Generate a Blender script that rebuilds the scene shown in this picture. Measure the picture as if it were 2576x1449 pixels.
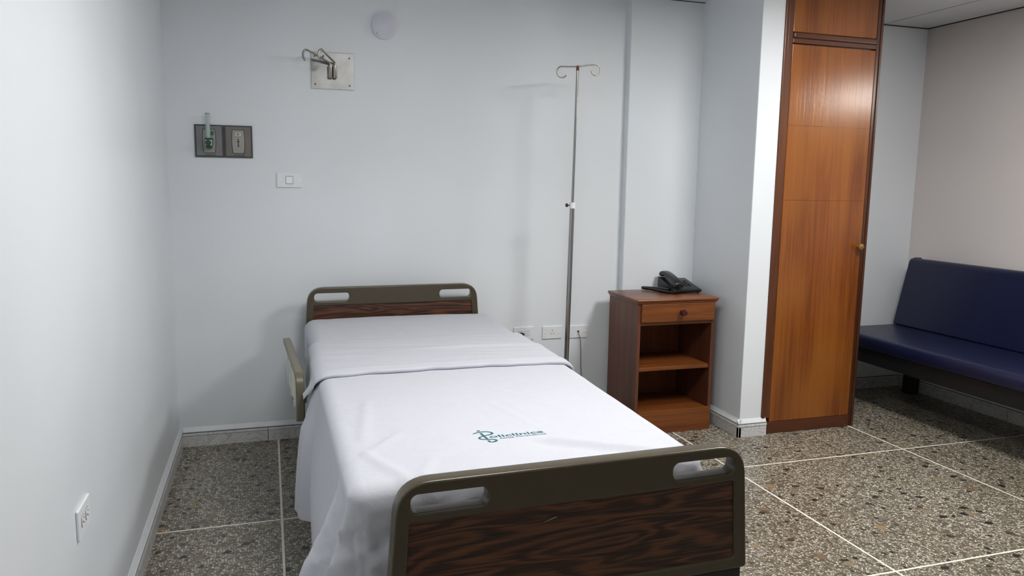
import bpy, bmesh, math, random
from mathutils import Vector, Matrix, noise
for o in list(bpy.data.objects): bpy.data.objects.remove(o)
scene = bpy.context.scene
COL = scene.collection
R = math.radians
rnd = random.Random(7)

# ------------------------------------------------------------------ camera
IMG_W = 2576.0
FOCAL_PX = 1922.7
YAW, PITCH, ROLL = R(17.722), R(7.838), R(0.875)
CAM_POS = Vector((0.4404, -3.9198, 1.3048))
fw = Vector((math.sin(YAW)*math.cos(PITCH), math.cos(YAW)*math.cos(PITCH), -math.sin(PITCH)))
r0 = Vector((math.cos(YAW), -math.sin(YAW), 0)); u0 = r0.cross(fw)
rt = math.cos(ROLL)*r0 + math.sin(ROLL)*u0; up = rt.cross(fw)
cd = bpy.data.cameras.new('camera'); cam = bpy.data.objects.new('camera', cd); COL.objects.link(cam)
cd.sensor_width = 36; cd.sensor_fit = 'HORIZONTAL'; cd.lens = FOCAL_PX/IMG_W*36; cd.clip_start = .02
M = Matrix((rt, up, -fw)).transposed().to_4x4(); M.translation = CAM_POS
cam.matrix_world = M
scene.camera = cam

# ------------------------------------------------------------------ world, light levels, exposure
w = bpy.data.worlds.new('world'); scene.world = w; w.use_nodes = True
w.node_tree.nodes['Background'].inputs[0].default_value = (.6, .65, .7, 1)
w.node_tree.nodes['Background'].inputs[1].default_value = .05
vs = scene.view_settings
vs.view_transform = 'Standard'; vs.look = 'None'; vs.gamma = 1; vs.use_curve_mapping = False
vs.exposure = 0.05
LIGHT_COLOR = (1.0, .985, .97)
MAIN_LAMP = 52.0        # emission of the ceiling panel over the foot of the bed
SECOND_LAMP = 23.0      # ceiling panel near the left wall
DISC_LAMP = 75.0        # small round lamp on the right wall
CEIL = 2.305
XR, YB, YF = 4.435, .05, -5.4     # right wall, alcove back wall, wall behind the camera

# ------------------------------------------------------------------ materials
def lin(c):
    return tuple(((v/255)/12.92 if v/255 <= .04045 else ((v/255+.055)/1.055)**2.4) for v in c)+(1,)
class NT:
    def __init__(s, name):
        s.m = bpy.data.materials.new(name); s.m.use_nodes = True
        s.t = s.m.node_tree; s.b = s.t.nodes['Principled BSDF']
    def n(s, typ, **kw):
        o = s.t.nodes.new(typ)
        for k, v in kw.items():
            if k in o.inputs: o.inputs[k].default_value = v
            else: setattr(o, k, v)
        return o
    def l(s, a, b): s.t.links.new(a, b)
    def coords(s, scale=(1,1,1), space='Object', rot=(0,0,0)):
        tc = s.n('ShaderNodeTexCoord'); mp = s.n('ShaderNodeMapping')
        mp.inputs['Scale'].default_value = scale; mp.inputs['Rotation'].default_value = rot
        s.l(tc.outputs[space], mp.inputs[0]); return mp.outputs[0]
    def ramp(s, fac, stops, interp='LINEAR'):
        r = s.n('ShaderNodeValToRGB'); e = r.color_ramp; e.interpolation = interp
        while len(e.elements) < len(stops): e.elements.new(.5)
        for el, (p, c) in zip(e.elements, stops): el.position = p; el.color = c
        s.l(fac, r.inputs[0]); return r.outputs[0]
    def mix(s, fac, a, b, mode='MIX'):
        m = s.n('ShaderNodeMix', data_type='RGBA', blend_type=mode)
        for i, v in ((0, fac), (6, a), (7, b)):
            if isinstance(v, (int, float)): m.inputs[i].default_value = v
            elif isinstance(v, tuple): m.inputs[i].default_value = v
            else: s.l(v, m.inputs[i])
        return m.outputs[2]
    def bump(s, h, strength=.2, dist=.002):
        b = s.n('ShaderNodeBump'); b.inputs['Strength'].default_value = strength; b.inputs['Distance'].default_value = dist
        s.l(h, b.inputs['Height']); s.l(b.outputs[0], s.b.inputs['Normal'])
    def set(s, color=None, rough=.5, metal=0, spec=.5):
        if color is not None:
            if isinstance(color, tuple): s.b.inputs['Base Color'].default_value = color
            else: s.l(color, s.b.inputs['Base Color'])
        s.b.inputs['Roughness'].default_value = rough; s.b.inputs['Metallic'].default_value = metal
        s.b.inputs['Specular IOR Level'].default_value = spec
        return s.m

def mat_plain(name, rgb, rough=.5, metal=0, spec=.5, var=.06, scale=30, bump=0):
    t = NT(name); c = lin(rgb)
    nz = t.n('ShaderNodeTexNoise', Scale=scale, Detail=3.0); t.l(t.coords(), nz.inputs['Vector'])
    a = tuple(v*(1-var) for v in c[:3])+(1,); b = tuple(min(1, v*(1+var)) for v in c[:3])+(1,)
    t.set(t.ramp(nz.outputs['Fac'], [(.3, a), (.7, b)]), rough, metal, spec)
    if bump: t.bump(nz.outputs['Fac'], bump, .001)
    return t.m
def mat_wall(name, rgb, rough=.42):
    t = NT(name); c = lin(rgb)
    v = t.coords()
    n1 = t.n('ShaderNodeTexNoise', Scale=1.1, Detail=2.0); t.l(v, n1.inputs['Vector'])
    n2 = t.n('ShaderNodeTexNoise', Scale=55.0, Detail=4.0); t.l(v, n2.inputs['Vector'])
    n3 = t.n('ShaderNodeTexNoise', Scale=7.0, Detail=3.0); t.l(v, n3.inputs['Vector'])
    a = tuple(x*.955 for x in c[:3])+(1,); b = tuple(min(1, x*1.03) for x in c[:3])+(1,)
    col = t.ramp(n1.outputs['Fac'], [(.35, a), (.65, b)])
    t.set(col, rough, 0, .4)
    h = t.mix(.75, n2.outputs['Fac'], n3.outputs['Fac'])
    t.bump(h, .12, .004)
    return t.m
def mat_wood(name, dark, mid, light, axis='z', grain=26., stretch=.06, rough=.35, figure=3.0, spec=.5, bump=.12, patches=None, fw_=.16):
    t = NT(name)
    sc = {'x': (stretch, 1, 1), 'y': (1, stretch, 1), 'z': (1, 1, stretch)}[axis]
    v = t.coords(sc)
    big = t.n('ShaderNodeTexNoise', Scale=figure, Detail=2.0, Distortion=.6); t.l(v, big.inputs['Vector'])
    wv = t.n('ShaderNodeMath', operation='MULTIPLY'); t.l(big.outputs['Fac'], wv.inputs[0]); wv.inputs[1].default_value = 15.
    sn = t.n('ShaderNodeMath', operation='SINE'); t.l(wv.outputs[0], sn.inputs[0])
    fine = t.n('ShaderNodeTexNoise', Scale=grain, Detail=6.0, Roughness=.7); t.l(v, fine.inputs['Vector'])
    f1 = t.n('ShaderNodeMath', operation='MULTIPLY_ADD'); t.l(sn.outputs[0], f1.inputs[0]); f1.inputs[1].default_value = fw_
    t.l(fine.outputs['Fac'], f1.inputs[2])
    col = t.ramp(f1.outputs[0], [(.22, lin(dark)), (.5, lin(mid)), (.8, lin(light))])
    if patches:
        pn = t.n('ShaderNodeTexNoise', Scale=3.2, Detail=1.0); t.l(t.coords((1.6, 1.6, .5)), pn.inputs['Vector'])
        col = t.mix(t.ramp(pn.outputs['Fac'], [(.42, (0,0,0,1)), (.68, (.55,.55,.55,1))]), col, lin(patches))
    t.set(col, rough, 0, spec)
    t.bump(fine.outputs['Fac'], bump, .002)
    return t.m
def mat_laminate(name, sc=1.0, seed=0.):
    # dark walnut laminate with long cathedral figure
    t = NT(name)
    tc = t.n('ShaderNodeTexCoord'); mp = t.n('ShaderNodeMapping')
    mp.inputs['Scale'].default_value = (1.1, 1, 7.5); mp.inputs['Location'].default_value = (seed, 0, seed*.7)
    t.l(tc.outputs['Object'], mp.inputs[0]); v = mp.outputs[0]
    big = t.n('ShaderNodeTexNoise', Scale=1.9, Detail=2.2, Distortion=.35, Roughness=.45); t.l(v, big.inputs['Vector'])
    k = t.n('ShaderNodeMath', operation='MULTIPLY'); t.l(big.outputs['Fac'], k.inputs[0]); k.inputs[1].default_value = 62.
    sn = t.n('ShaderNodeMath', operation='SINE'); t.l(k.outputs[0], sn.inputs[0])
    mp2 = t.n('ShaderNodeMapping'); mp2.inputs['Scale'].default_value = (4, 1, 130); t.l(tc.outputs['Object'], mp2.inputs[0])
    fine = t.n('ShaderNodeTexNoise', Scale=1.6, Detail=4.0); t.l(mp2.outputs[0], fine.inputs['Vector'])
    f = t.n('ShaderNodeMath', operation='MULTIPLY_ADD'); t.l(sn.outputs[0], f.inputs[0]); f.inputs[1].default_value = .17; t.l(fine.outputs['Fac'], f.inputs[2])
    col = t.ramp(f.outputs[0], [(.2, lin((38, 26, 22))), (.45, lin((66, 42, 31))), (.62, lin((92, 58, 40))), (.85, lin((114, 73, 48)))])
    t.set(col, .38, 0, .4); return t.m
def mat_terrazzo():
    t = NT('terrazzo'); v = t.coords((1, 1, 1))
    dn = t.n('ShaderNodeTexNoise', Scale=60.0, Detail=2.0); t.l(v, dn.inputs['Vector'])
    vd = t.n('ShaderNodeVectorMath', operation='SCALE'); t.l(dn.outputs['Color'], vd.inputs[0]); vd.inputs['Scale'].default_value = .012
    va = t.n('ShaderNodeVectorMath', operation='ADD'); t.l(v, va.inputs[0]); t.l(vd.outputs[0], va.inputs[1]); v2 = va.outputs[0]
    vo = t.n('ShaderNodeTexVoronoi', Scale=108.0, voronoi_dimensions='2D'); t.l(v2, vo.inputs['Vector'])
    ve = t.n('ShaderNodeTexVoronoi', Scale=108.0, voronoi_dimensions='2D', feature='DISTANCE_TO_EDGE'); t.l(v2, ve.inputs['Vector'])
    sep = t.n('ShaderNodeSeparateColor'); t.l(vo.outputs['Color'], sep.inputs[0])
    chip = t.ramp(sep.outputs[0], [(0, lin((96, 90, 76))), (.22, lin((140, 132, 116))), (.42, lin((176, 170, 157))), (.58, lin((210, 206, 196))), (.82, lin((164, 156, 140))), (.94, lin((84, 78, 68)))], 'CONSTANT')
    edge = t.ramp(ve.outputs['Distance'], [(.09, (1,1,1,1)), (.24, (0,0,0,1))])
    col = t.mix(edge, chip, lin((100, 94, 80)))
    # area tone drift
    an = t.n('ShaderNodeTexNoise', Scale=1.7, Detail=3.0); t.l(v, an.inputs['Vector'])
    col = t.mix(1.0, col, t.ramp(an.outputs['Fac'], [(.35, (.88,.86,.82,1)), (.65, (1,1,1,1))]), 'MULTIPLY')
    # scattered large dark and tan stones
    def stones(scale, seed, lo, hi, rad, color, fsc=(1,1,1)):
        nonlocal col
        vv = t.coords((scale*fsc[0], scale*fsc[1], 1)); s2 = t.n('ShaderNodeVectorMath', operation='ADD'); t.l(vv, s2.inputs[0]); s2.inputs[1].default_value = (seed, seed*.37, 0)
        ds = t.n('ShaderNodeVectorMath', operation='SCALE'); t.l(dn.outputs['Color'], ds.inputs[0]); ds.inputs['Scale'].default_value = .45
        s3 = t.n('ShaderNodeVectorMath', operation='ADD'); t.l(s2.outputs[0], s3.inputs[0]); t.l(ds.outputs[0], s3.inputs[1])
        o = t.n('ShaderNodeTexVoronoi', Scale=1.0, voronoi_dimensions='2D'); t.l(s3.outputs[0], o.inputs['Vector'])
        se = t.n('ShaderNodeSeparateColor'); t.l(o.outputs['Color'], se.inputs[0])
        a = t.n('ShaderNodeMath', operation='GREATER_THAN'); t.l(se.outputs[1], a.inputs[0]); a.inputs[1].default_value = lo
        b = t.n('ShaderNodeMath', operation='LESS_THAN'); t.l(o.outputs['Distance'], b.inputs[0]); b.inputs[1].default_value = rad
        m = t.n('ShaderNodeMath', operation='MULTIPLY'); t.l(a.outputs[0], m.inputs[0]); t.l(b.outputs[0], m.inputs[1])
        cc = t.ramp(se.outputs[2], color, 'CONSTANT')
        col = t.mix(m.outputs[0], col, cc)
    dk = [(0, lin((42, 38, 33))), (.5, lin((58, 50, 42))), (.8, lin((74, 62, 48)))]
    tn = [(0, lin((136, 122, 96))), (.4, lin((118, 110, 92))), (.75, lin((148, 122, 84))), (.92, lin((120, 98, 76)))]
    stones(17, 3.1, .905, 1, .27, dk, (1, 1.25, 1))
    stones(28, 9.7, .945, 1, .30, dk, (1.2, 1, 1))
    stones(15, 21.3, .945, 1, .28, tn)
    t.set(col, .34, 0, .45)
    return t.m
def mat_marble(name, base=(214, 215, 214)):
    t = NT(name); v = t.coords((1, 1, 1))
    nz = t.n('ShaderNodeTexNoise', Scale=9.0, Detail=6.0, Distortion=2.5); t.l(v, nz.inputs['Vector'])
    vein = t.ramp(nz.outputs['Fac'], [(.46, (0,0,0,1)), (.5, (1,1,1,1)), (.54, (0,0,0,1))])
    n2 = t.n('ShaderNodeTexNoise', Scale=5.0, Detail=3.0); t.l(v, n2.inputs['Vector'])
    c0 = t.ramp(n2.outputs['Fac'], [(.3, lin(tuple(x*.93 for x in base))), (.7, lin(base))])
    f = t.n('ShaderNodeMath', operation='MULTIPLY'); t.l(vein, f.inputs[0]); f.inputs[1].default_value = .45
    t.set(t.mix(f.outputs[0], c0, lin((138, 138, 138))), .3); return t.m
def mat_fabric(name, rgb, b=.25):
    t = NT(name); v = t.coords()
    w1 = t.n('ShaderNodeTexNoise', Scale=24.0, Detail=6.0, Roughness=.62, Distortion=.8); t.l(v, w1.inputs['Vector'])
    t.set(t.ramp(w1.outputs['Fac'], [(.3, lin(tuple(x*.985 for x in rgb))), (.7, lin(rgb))]), .85, 0, .2)
    t.bump(w1.outputs['Fac'], b, .004)
    return t.m
def mat_emit(name, color, strength):
    t = NT(name); t.set((.9, .9, .9, 1), .4)
    t.b.inputs['Emission Color'].default_value = color+(1,); t.b.inputs['Emission Strength'].default_value = strength; return t.m
def mat_glass(name, rgb, rough=.1, alpha=.35):
    t = NT(name); t.set(lin(rgb), rough, 0, .5); t.b.inputs['Transmission Weight'].default_value = 1 - alpha
    t.b.inputs['IOR'].default_value = 1.15; return t.m

MT = dict(
    wall=mat_wall('wall_paint', (231, 236, 240)),
    wall_r=mat_wall('wall_paint_warm', (222, 216, 214)),
    ceil=mat_plain('ceiling_board', (222, 223, 225), .7, var=.02, scale=3),
    gap=mat_plain('shadow_gap', (16, 18, 18), .9),
    terrazzo=mat_terrazzo(),
    strip=mat_plain('divider_strip', (234, 230, 218), .45, scale=12),
    slab=mat_plain('slab', (90, 86, 78), .9),
    marble=mat_marble('marble_tile'),
    paintband=mat_plain('painted_fillet', (224, 227, 229), .5, var=.03),
    grout=mat_plain('grout', (96, 104, 102), .9),
    door=mat_wood('varnished_plywood', (96, 48, 16), (128, 70, 25), (150, 88, 36), 'z', 60, .035, .22, 3.2, .55, .4, patches=(156, 96, 34), fw_=.09),
    trimw=mat_wood('dark_trim_wood', (56, 29, 15), (80, 43, 23), (104, 60, 33), 'z', 34, .05, .3, 3, .5, .1),
    trimx=mat_wood('dark_rail_wood', (56, 29, 16), (78, 41, 23), (98, 54, 32), 'x', 34, .05, .3, 3, .5, .1),
    ns=mat_wood('nightstand_wood', (66, 33, 14), (100, 53, 23), (132, 76, 34), 'x', 44, .05, .3, 3.0, .5, .1),
    nsz=mat_wood('nightstand_wood_upright', (76, 42, 28), (94, 55, 38), (110, 66, 46), 'z', 26, .08, .42, 3.0, .4, .08),
    nsb=mat_wood('nightstand_inner_wood', (76, 38, 18), (98, 50, 24), (116, 62, 32), 'z', 26, .08, .55, 3.0, .3, .08),
    knobw=mat_plain('knob_wood_red', (66, 22, 20), .1, spec=.7),
    knobb=mat_plain('knob_brass', (150, 116, 66), .35, .55),
    olive=mat_plain('olive_brown_plastic', (74, 66, 50), .28, 0, .5, var=.03),
    olive_l=mat_plain('taupe_plastic', (102, 95, 77), .35, 0, .5, var=.05),
    lam=mat_laminate('walnut_laminate_foot', 1, 1.3), lam2=mat_laminate('walnut_laminate_head', 1, 5.1),
    railp=mat_plain('rail_infill', (222, 226, 216), .3, 0, .4, var=.03),
    sheet=mat_fabric('white_cotton', (199, 201, 208), .32),
    mattress=mat_plain('mattress_cover', (210, 212, 216), .8),
    print=mat_plain('teal_print', (22, 96, 100), .7, var=.08, scale=60),
    steel=mat_plain('brushed_steel', (146, 146, 145), .36, 1.0, var=.22, scale=9),
    chrome=mat_plain('pole_chrome', (168, 166, 164), .2, .95, var=.05, scale=14),
    rod=mat_plain('rod_steel', (172, 168, 160), .25, .9),
    rust=mat_plain('rusty_steel', (124, 84, 58), .7, .3, var=.3, scale=90),
    screw=mat_plain('screw_steel', (90, 90, 88), .4, .8),
    dark=mat_plain('dark_metal', (40, 40, 38), .5, .3),
    black=mat_plain('black_plastic', (15, 16, 18), .3, 0, .5, var=.1),
    blackm=mat_plain('black_matte', (13, 14, 15), .45, 0, .4),
    keyp=mat_plain('telephone_keys', (44, 46, 50), .35),
    white=mat_plain('white_plastic', (238, 240, 243), .35, var=.02),
    whiteb=mat_plain('bright_white_plastic', (246, 247, 249), .35, var=.02),
    slot=mat_plain('socket_slot', (34, 34, 36), .7),
    gasp=mat_plain('grey_panel', (126, 126, 129), .4, .25, var=.05),
    gaspd=mat_plain('warm_grey_panel', (118, 114, 108), .4, .25, var=.05),
    gasin=mat_plain('light_grey_insert', (160, 158, 150), .4, .2, var=.04),
    gasgr=mat_plain('panel_groove', (76, 76, 77), .6),
    green=mat_plain('green_plastic', (18, 74, 60), .35),
    greenb=mat_plain('bright_green_label', (14, 122, 78), .4),
    label=mat_plain('pale_label', (205, 205, 190), .6),
    tube=mat_glass('clear_tube', (226, 238, 236), .06, .4),
    vinyl=mat_plain('navy_vinyl', (19, 25, 56), .36, 0, .5, var=.08, scale=9, bump=.05),
    benchf=mat_plain('bench_frame_black', (13, 13, 14), .55),
    cable=mat_plain('grey_green_cable', (112, 112, 98), .6),
    lamp=mat_emit('lamp_diffuser', LIGHT_COLOR, MAIN_LAMP), lamp2=mat_emit('lamp_diffuser_rear', LIGHT_COLOR, SECOND_LAMP),
    lampd=mat_emit('round_lamp_diffuser', (1, .97, .92), DISC_LAMP),
    lampoff=mat_plain('opal_plastic', (218, 218, 230), .35, var=.02),
)

# ------------------------------------------------------------------ geometry helpers
class MB:
    def __init__(s): s.v = []; s.f = []
    def add(s, vs, fs):
        k = len(s.v); s.v += [tuple(v) for v in vs]; s.f += [tuple(i+k for i in f) for f in fs]; return s
    def box(s, x0, x1, y0, y1, z0, z1):
        vs = [(x, y, z) for z in (z0, z1) for y in (y0, y1) for x in (x0, x1)]
        return s.add(vs, [(0,2,3,1), (4,5,7,6), (0,1,5,4), (2,6,7,3), (0,4,6,2), (1,3,7,5)])
    def quad(s, a, b, c, d): return s.add([a, b, c, d], [(0,1,2,3)])
    def bbox(s, x0, x1, y0, y1, z0, z1, b=.004, seg=2):
        bm = bmesh.new(); bmesh.ops.create_cube(bm, size=1)
        for v in bm.verts: v.co = Vector(((x0+x1)/2+v.co.x*(x1-x0), (y0+y1)/2+v.co.y*(y1-y0), (z0+z1)/2+v.co.z*(z1-z0)))
        b = min(b, .49*min(x1-x0, y1-y0, z1-z0))
        bmesh.ops.bevel(bm, geom=bm.edges[:], offset=b, segments=seg, profile=.5, affect='EDGES')
        bm.verts.index_update()
        s.add([v.co for v in bm.verts], [[v.index for v in f.verts] for f in bm.faces]); bm.free(); return s
    def lathe(s, prof, c=(0,0,0), axis='z', n=20):
        # prof: list of (radius, height) from bottom to top
        A = {'z': Matrix.Identity(3), 'y': Matrix(((1,0,0),(0,0,1),(0,-1,0))).transposed(), '-y': Matrix(((1,0,0),(0,0,-1),(0,1,0))).transposed().transposed(), 'x': Matrix(((0,0,1),(0,1,0),(-1,0,0))), '-x': Matrix(((0,0,-1),(0,1,0),(1,0,0)))}[axis]
        vs = []; fs = []
        for r_, h_ in prof:
            for i in range(n):
                a = 2*math.pi*i/n; vs.append(Vector(c)+A @ Vector((r_*math.cos(a), r_*math.sin(a), h_)))
        m = len(prof)
        for k in range(m-1):
            for i in range(n):
                j = (i+1) % n; fs.append((k*n+i, k*n+j, (k+1)*n+j, (k+1)*n+i))
        fs.append(tuple(reversed(range(n)))); fs.append(tuple((m-1)*n+i for i in range(n)))
        return s.add(vs, fs)
    def cyl(s, p0, p1, r_, n=14): return s.tube([p0, p1], r_, n)
    def tube(s, pts, r_, n=10, cap=True):
        pts = [Vector(p) for p in pts]; rr = r_ if isinstance(r_, (list, tuple)) else [r_]*len(pts)
        vs = []; fs = []; prev = None
        for i, p in enumerate(pts):
            d = (pts[min(i+1, len(pts)-1)]-pts[max(i-1, 0)]).normalized()
            if prev is None:
                a = Vector((0,0,1)) if abs(d.z) < .9 else Vector((1,0,0)); u = d.cross(a).normalized()
            else: u = (prev-d*prev.dot(d)).normalized()
            prev = u; v_ = d.cross(u)
            for k in range(n):
                an = 2*math.pi*k/n; vs.append(p+(u*math.cos(an)+v_*math.sin(an))*rr[i])
        for i in range(len(pts)-1):
            for k in range(n):
                j = (k+1) % n; fs.append((i*n+k, i*n+j, (i+1)*n+j, (i+1)*n+k))
        if cap: fs.append(tuple(reversed(range(n)))); fs.append(tuple((len(pts)-1)*n+k for k in range(n)))
        return s.add(vs, fs)
    def prism(s, poly, y0, y1, plane='xz'):
        # poly in (a,b); extruded between y0 and y1 on the remaining axis
        f = {'xz': lambda a, b, c: (a, c, b), 'xy': lambda a, b, c: (a, b, c), 'yz': lambda a, b, c: (c, a, b)}[plane]
        n = len(poly); vs = [f(a, b, y0) for a, b in poly]+[f(a, b, y1) for a, b in poly]
        fs = [tuple(range(n)), tuple(reversed(range(n, 2*n)))]+[(i, i+n, (i+1) % n+n, (i+1) % n) for i in range(n)]
        return s.add(vs, fs)
    def mesh(s, name):
        me = bpy.data.meshes.new(name); me.from_pydata(s.v, [], s.f)
        bm = bmesh.new(); bm.from_mesh(me); bmesh.ops.recalc_face_normals(bm, faces=bm.faces); bm.to_mesh(me); bm.free()
        return me
    def build(s, name, mat, parent=None, smooth=None, loc=None):
        return mkobj(name, s.mesh(name), mat, parent, smooth, loc)
def mkobj(name, me, mat, parent=None, smooth=None, loc=None):
    me.materials.clear(); me.materials.append(MT[mat] if isinstance(mat, str) else mat)
    if smooth is not None:
        for p in me.polygons: p.use_smooth = True
        me.set_sharp_from_angle(angle=R(smooth))
    o = bpy.data.objects.new(name, me); COL.objects.link(o)
    if parent: o.parent = parent
    if loc: o.location = loc
    return o
def thing(name, label, cat, loc=(0,0,0), rz=0, group=None):
    o = bpy.data.objects.new(name, None); COL.objects.link(o); o.empty_display_size = .1
    o.location = loc; o.rotation_euler = (0, 0, rz); tag(o, label, cat, group); return o
def tag(o, label, cat, group=None):
    o['label'] = label; o['category'] = cat
    if group: o['group'] = group
    return o
def struct(o): o['kind'] = 'structure'; return o
def rrect(x0, x1, z0, z1, r_, n=6):
    pts = []
    for cx, cz, a0 in ((x1-r_, z1-r_, 0), (x0+r_, z1-r_, 90), (x0+r_, z0+r_, 180), (x1-r_, z0+r_, 270)):
        for i in range(n+1):
            a = R(a0+90*i/n); pts.append((cx+r_*math.cos(a), cz+r_*math.sin(a)))
    return pts
def rpoly(corners, n=6):
    # corners: (x, z, radius) in order; rounded polygon
    pts = []; m = len(corners)
    for i in range(m):
        p = Vector(corners[i][:2]); a = Vector(corners[i-1][:2]); b = Vector(corners[(i+1) % m][:2]); r_ = corners[i][2]
        if r_ <= 0: pts.append(tuple(p)); continue
        da = (a-p).normalized(); db = (b-p).normalized()
        q0 = p+da*r_; q1 = p+db*r_
        for k in range(n+1):
            t = k/n; pts.append(tuple((1-t)**2*q0+2*t*(1-t)*p+t*t*q1))
    return pts
def plate_curve(outlines, half, bevel, res=2):
    # 2D filled outline(s) with holes, extruded symmetric about y = 0, lying in the XZ plane
    cu = bpy.data.curves.new('tmp', 'CURVE'); cu.dimensions = '2D'; cu.fill_mode = 'BOTH'
    cu.extrude = max(half-bevel, 0); cu.bevel_depth = bevel; cu.bevel_resolution = res
    cu.offset = -bevel
    for pts in outlines:
        sp = cu.splines.new('POLY'); sp.points.add(len(pts)-1); sp.use_cyclic_u = True
        for p, q in zip(sp.points, pts): p.co = (q[0], q[1], 0, 1)
    o = bpy.data.objects.new('tmp', cu); COL.objects.link(o)
    dg = bpy.context.evaluated_depsgraph_get()
    me = bpy.data.meshes.new_from_object(o.evaluated_get(dg))
    bpy.data.objects.remove(o); bpy.data.curves.remove(cu)
    me.transform(Matrix.Rotation(R(90), 4, 'X'))
    return me
def text_mesh(body, size, xscale=1.0, bold=0.0, spacing=1.0, shear=0.0):
    cu = bpy.data.curves.new('tmp', 'FONT'); cu.body = body; cu.size = size; cu.offset = bold; cu.space_character = spacing; cu.shear = shear
    cu.resolution_u = 6; cu.fill_mode = 'FRONT'
    o = bpy.data.objects.new('tmp', cu); COL.objects.link(o)
    dg = bpy.context.evaluated_depsgraph_get(); me = bpy.data.meshes.new_from_object(o.evaluated_get(dg))
    bpy.data.objects.remove(o); bpy.data.curves.remove(cu)
    me.transform(Matrix.Diagonal((xscale, 1, 1, 1))); return me

# ================================================================== THE ROOM
X_COL, Y_COL = 2.770, -.590        # left face and front face of the masonry pier
X_PIL, Y_PIL = 2.329, -.050        # pilaster beside the nightstand
X_W0, X_W1, Y_W = 2.900, 3.497, -.590
# floor: terrazzo panels parted by cream strips
floor = struct(MB().box(-.05, XR+.1, YF-.05, YB+.1, -.06, -.012).build('floor', 'slab'))
GX = [-.05]+[.460+1.003*k for k in range(4)]+[XR+.02]
GY = [YF]+[-.978-.990*k for k in reversed(range(5))]+[YB+.02]
GY = [g for g in GY if g == YF or g > YF+.05]
HS = .0042
for i in range(len(GX)-1):
    for j in range(len(GY)-1):
        MB().box(GX[i]+(HS if i else 0), GX[i+1]-HS, GY[j]+(HS if j else 0), GY[j+1]-HS, -.012, 0).build('terrazzo_panel', 'terrazzo', floor)
for g in GX[1:-1]: MB().box(g-HS, g+HS, YF, YB+.02, -.012, .0004).build('divider_strip', 'strip', floor)
for g in GY[1:-1]: MB().box(-.05, XR+.02, g-HS, g+HS, -.012, .0003).build('divider_strip', 'strip', floor)
# walls
struct(MB().box(-.12, 0, YF-.1, YB+.1, -.02, CEIL+.1).build('wall_left', 'wall'))
struct(MB().box(0, X_COL+.05, 0, .15, -.02, CEIL+.1).build('wall_back', 'wall'))
struct(MB().bbox(X_PIL, X_COL+.01, Y_PIL, .02, -.02, CEIL+.02, .003, 1).build('wall_pilaster', 'wall'))
struct(MB().bbox(X_COL, X_W0, Y_COL, .02, -.02, CEIL+.02, .004, 2).build('wall_pier', 'wall'))
struct(MB().box(X_W0-.01, XR+.1, YB, YB+.1, -.02, CEIL+.1).build('wall_alcove', 'wall'))
struct(MB().box(XR, XR+.12, YF-.1, YB+.1, -.02, CEIL+.1).build('wall_right', 'wall_r'))
struct(MB().box(-.12, XR+.12, YF-.12, YF, -.02, CEIL+.1).build('wall_front', 'wall'))
# ceiling: boards with narrow dark joints
ceil = struct(MB().box(-.1, XR+.1, YF-.1, YB+.1, CEIL+.03, CEIL+.07).build('ceiling', 'gap'))
LAMPS = [((2.90, -1.85), .50, .50, 'lamp'), ((1.15, -2.25), .60, .60, 'lamp2')]
cx = [0.010]+[4.080-.61*k for k in reversed(range(7)) if 4.080-.61*k > .1]+[XR-.014]
cy = [YB-.014]+[-1.22*k-1.17 for k in range(4) if -1.22*k-1.17 > YF]+[YF+.006]
for i in range(len(cx)-1):
    for j in range(len(cy)-1):
        y1, y0 = cy[j]-(.006 if j else 0), cy[j+1]+(.006 if j < len(cy)-2 else 0)
        MB().box(cx[i]+(.006 if i else 0), cx[i+1]-(.006 if i < len(cx)-2 else 0), y0, y1, CEIL, CEIL+.010).build('ceiling_board', 'ceil', ceil)
# dark joint where the ceiling boards meet the walls
for a, b in (((XR-.005, YF, XR, YB), 0), ((X_W1, YB-.005, XR, YB), 0), ((X_PIL, Y_PIL-.005, X_COL, Y_PIL), 0), ((0, -.005, X_PIL, 0), 0), ((X_PIL-.005, Y_PIL, X_PIL, 0), 0)):
    MB().box(a[0], a[2], a[1], a[3], CEIL-.004, CEIL+.012).build('edge_joint', 'gasgr', ceil)
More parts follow.
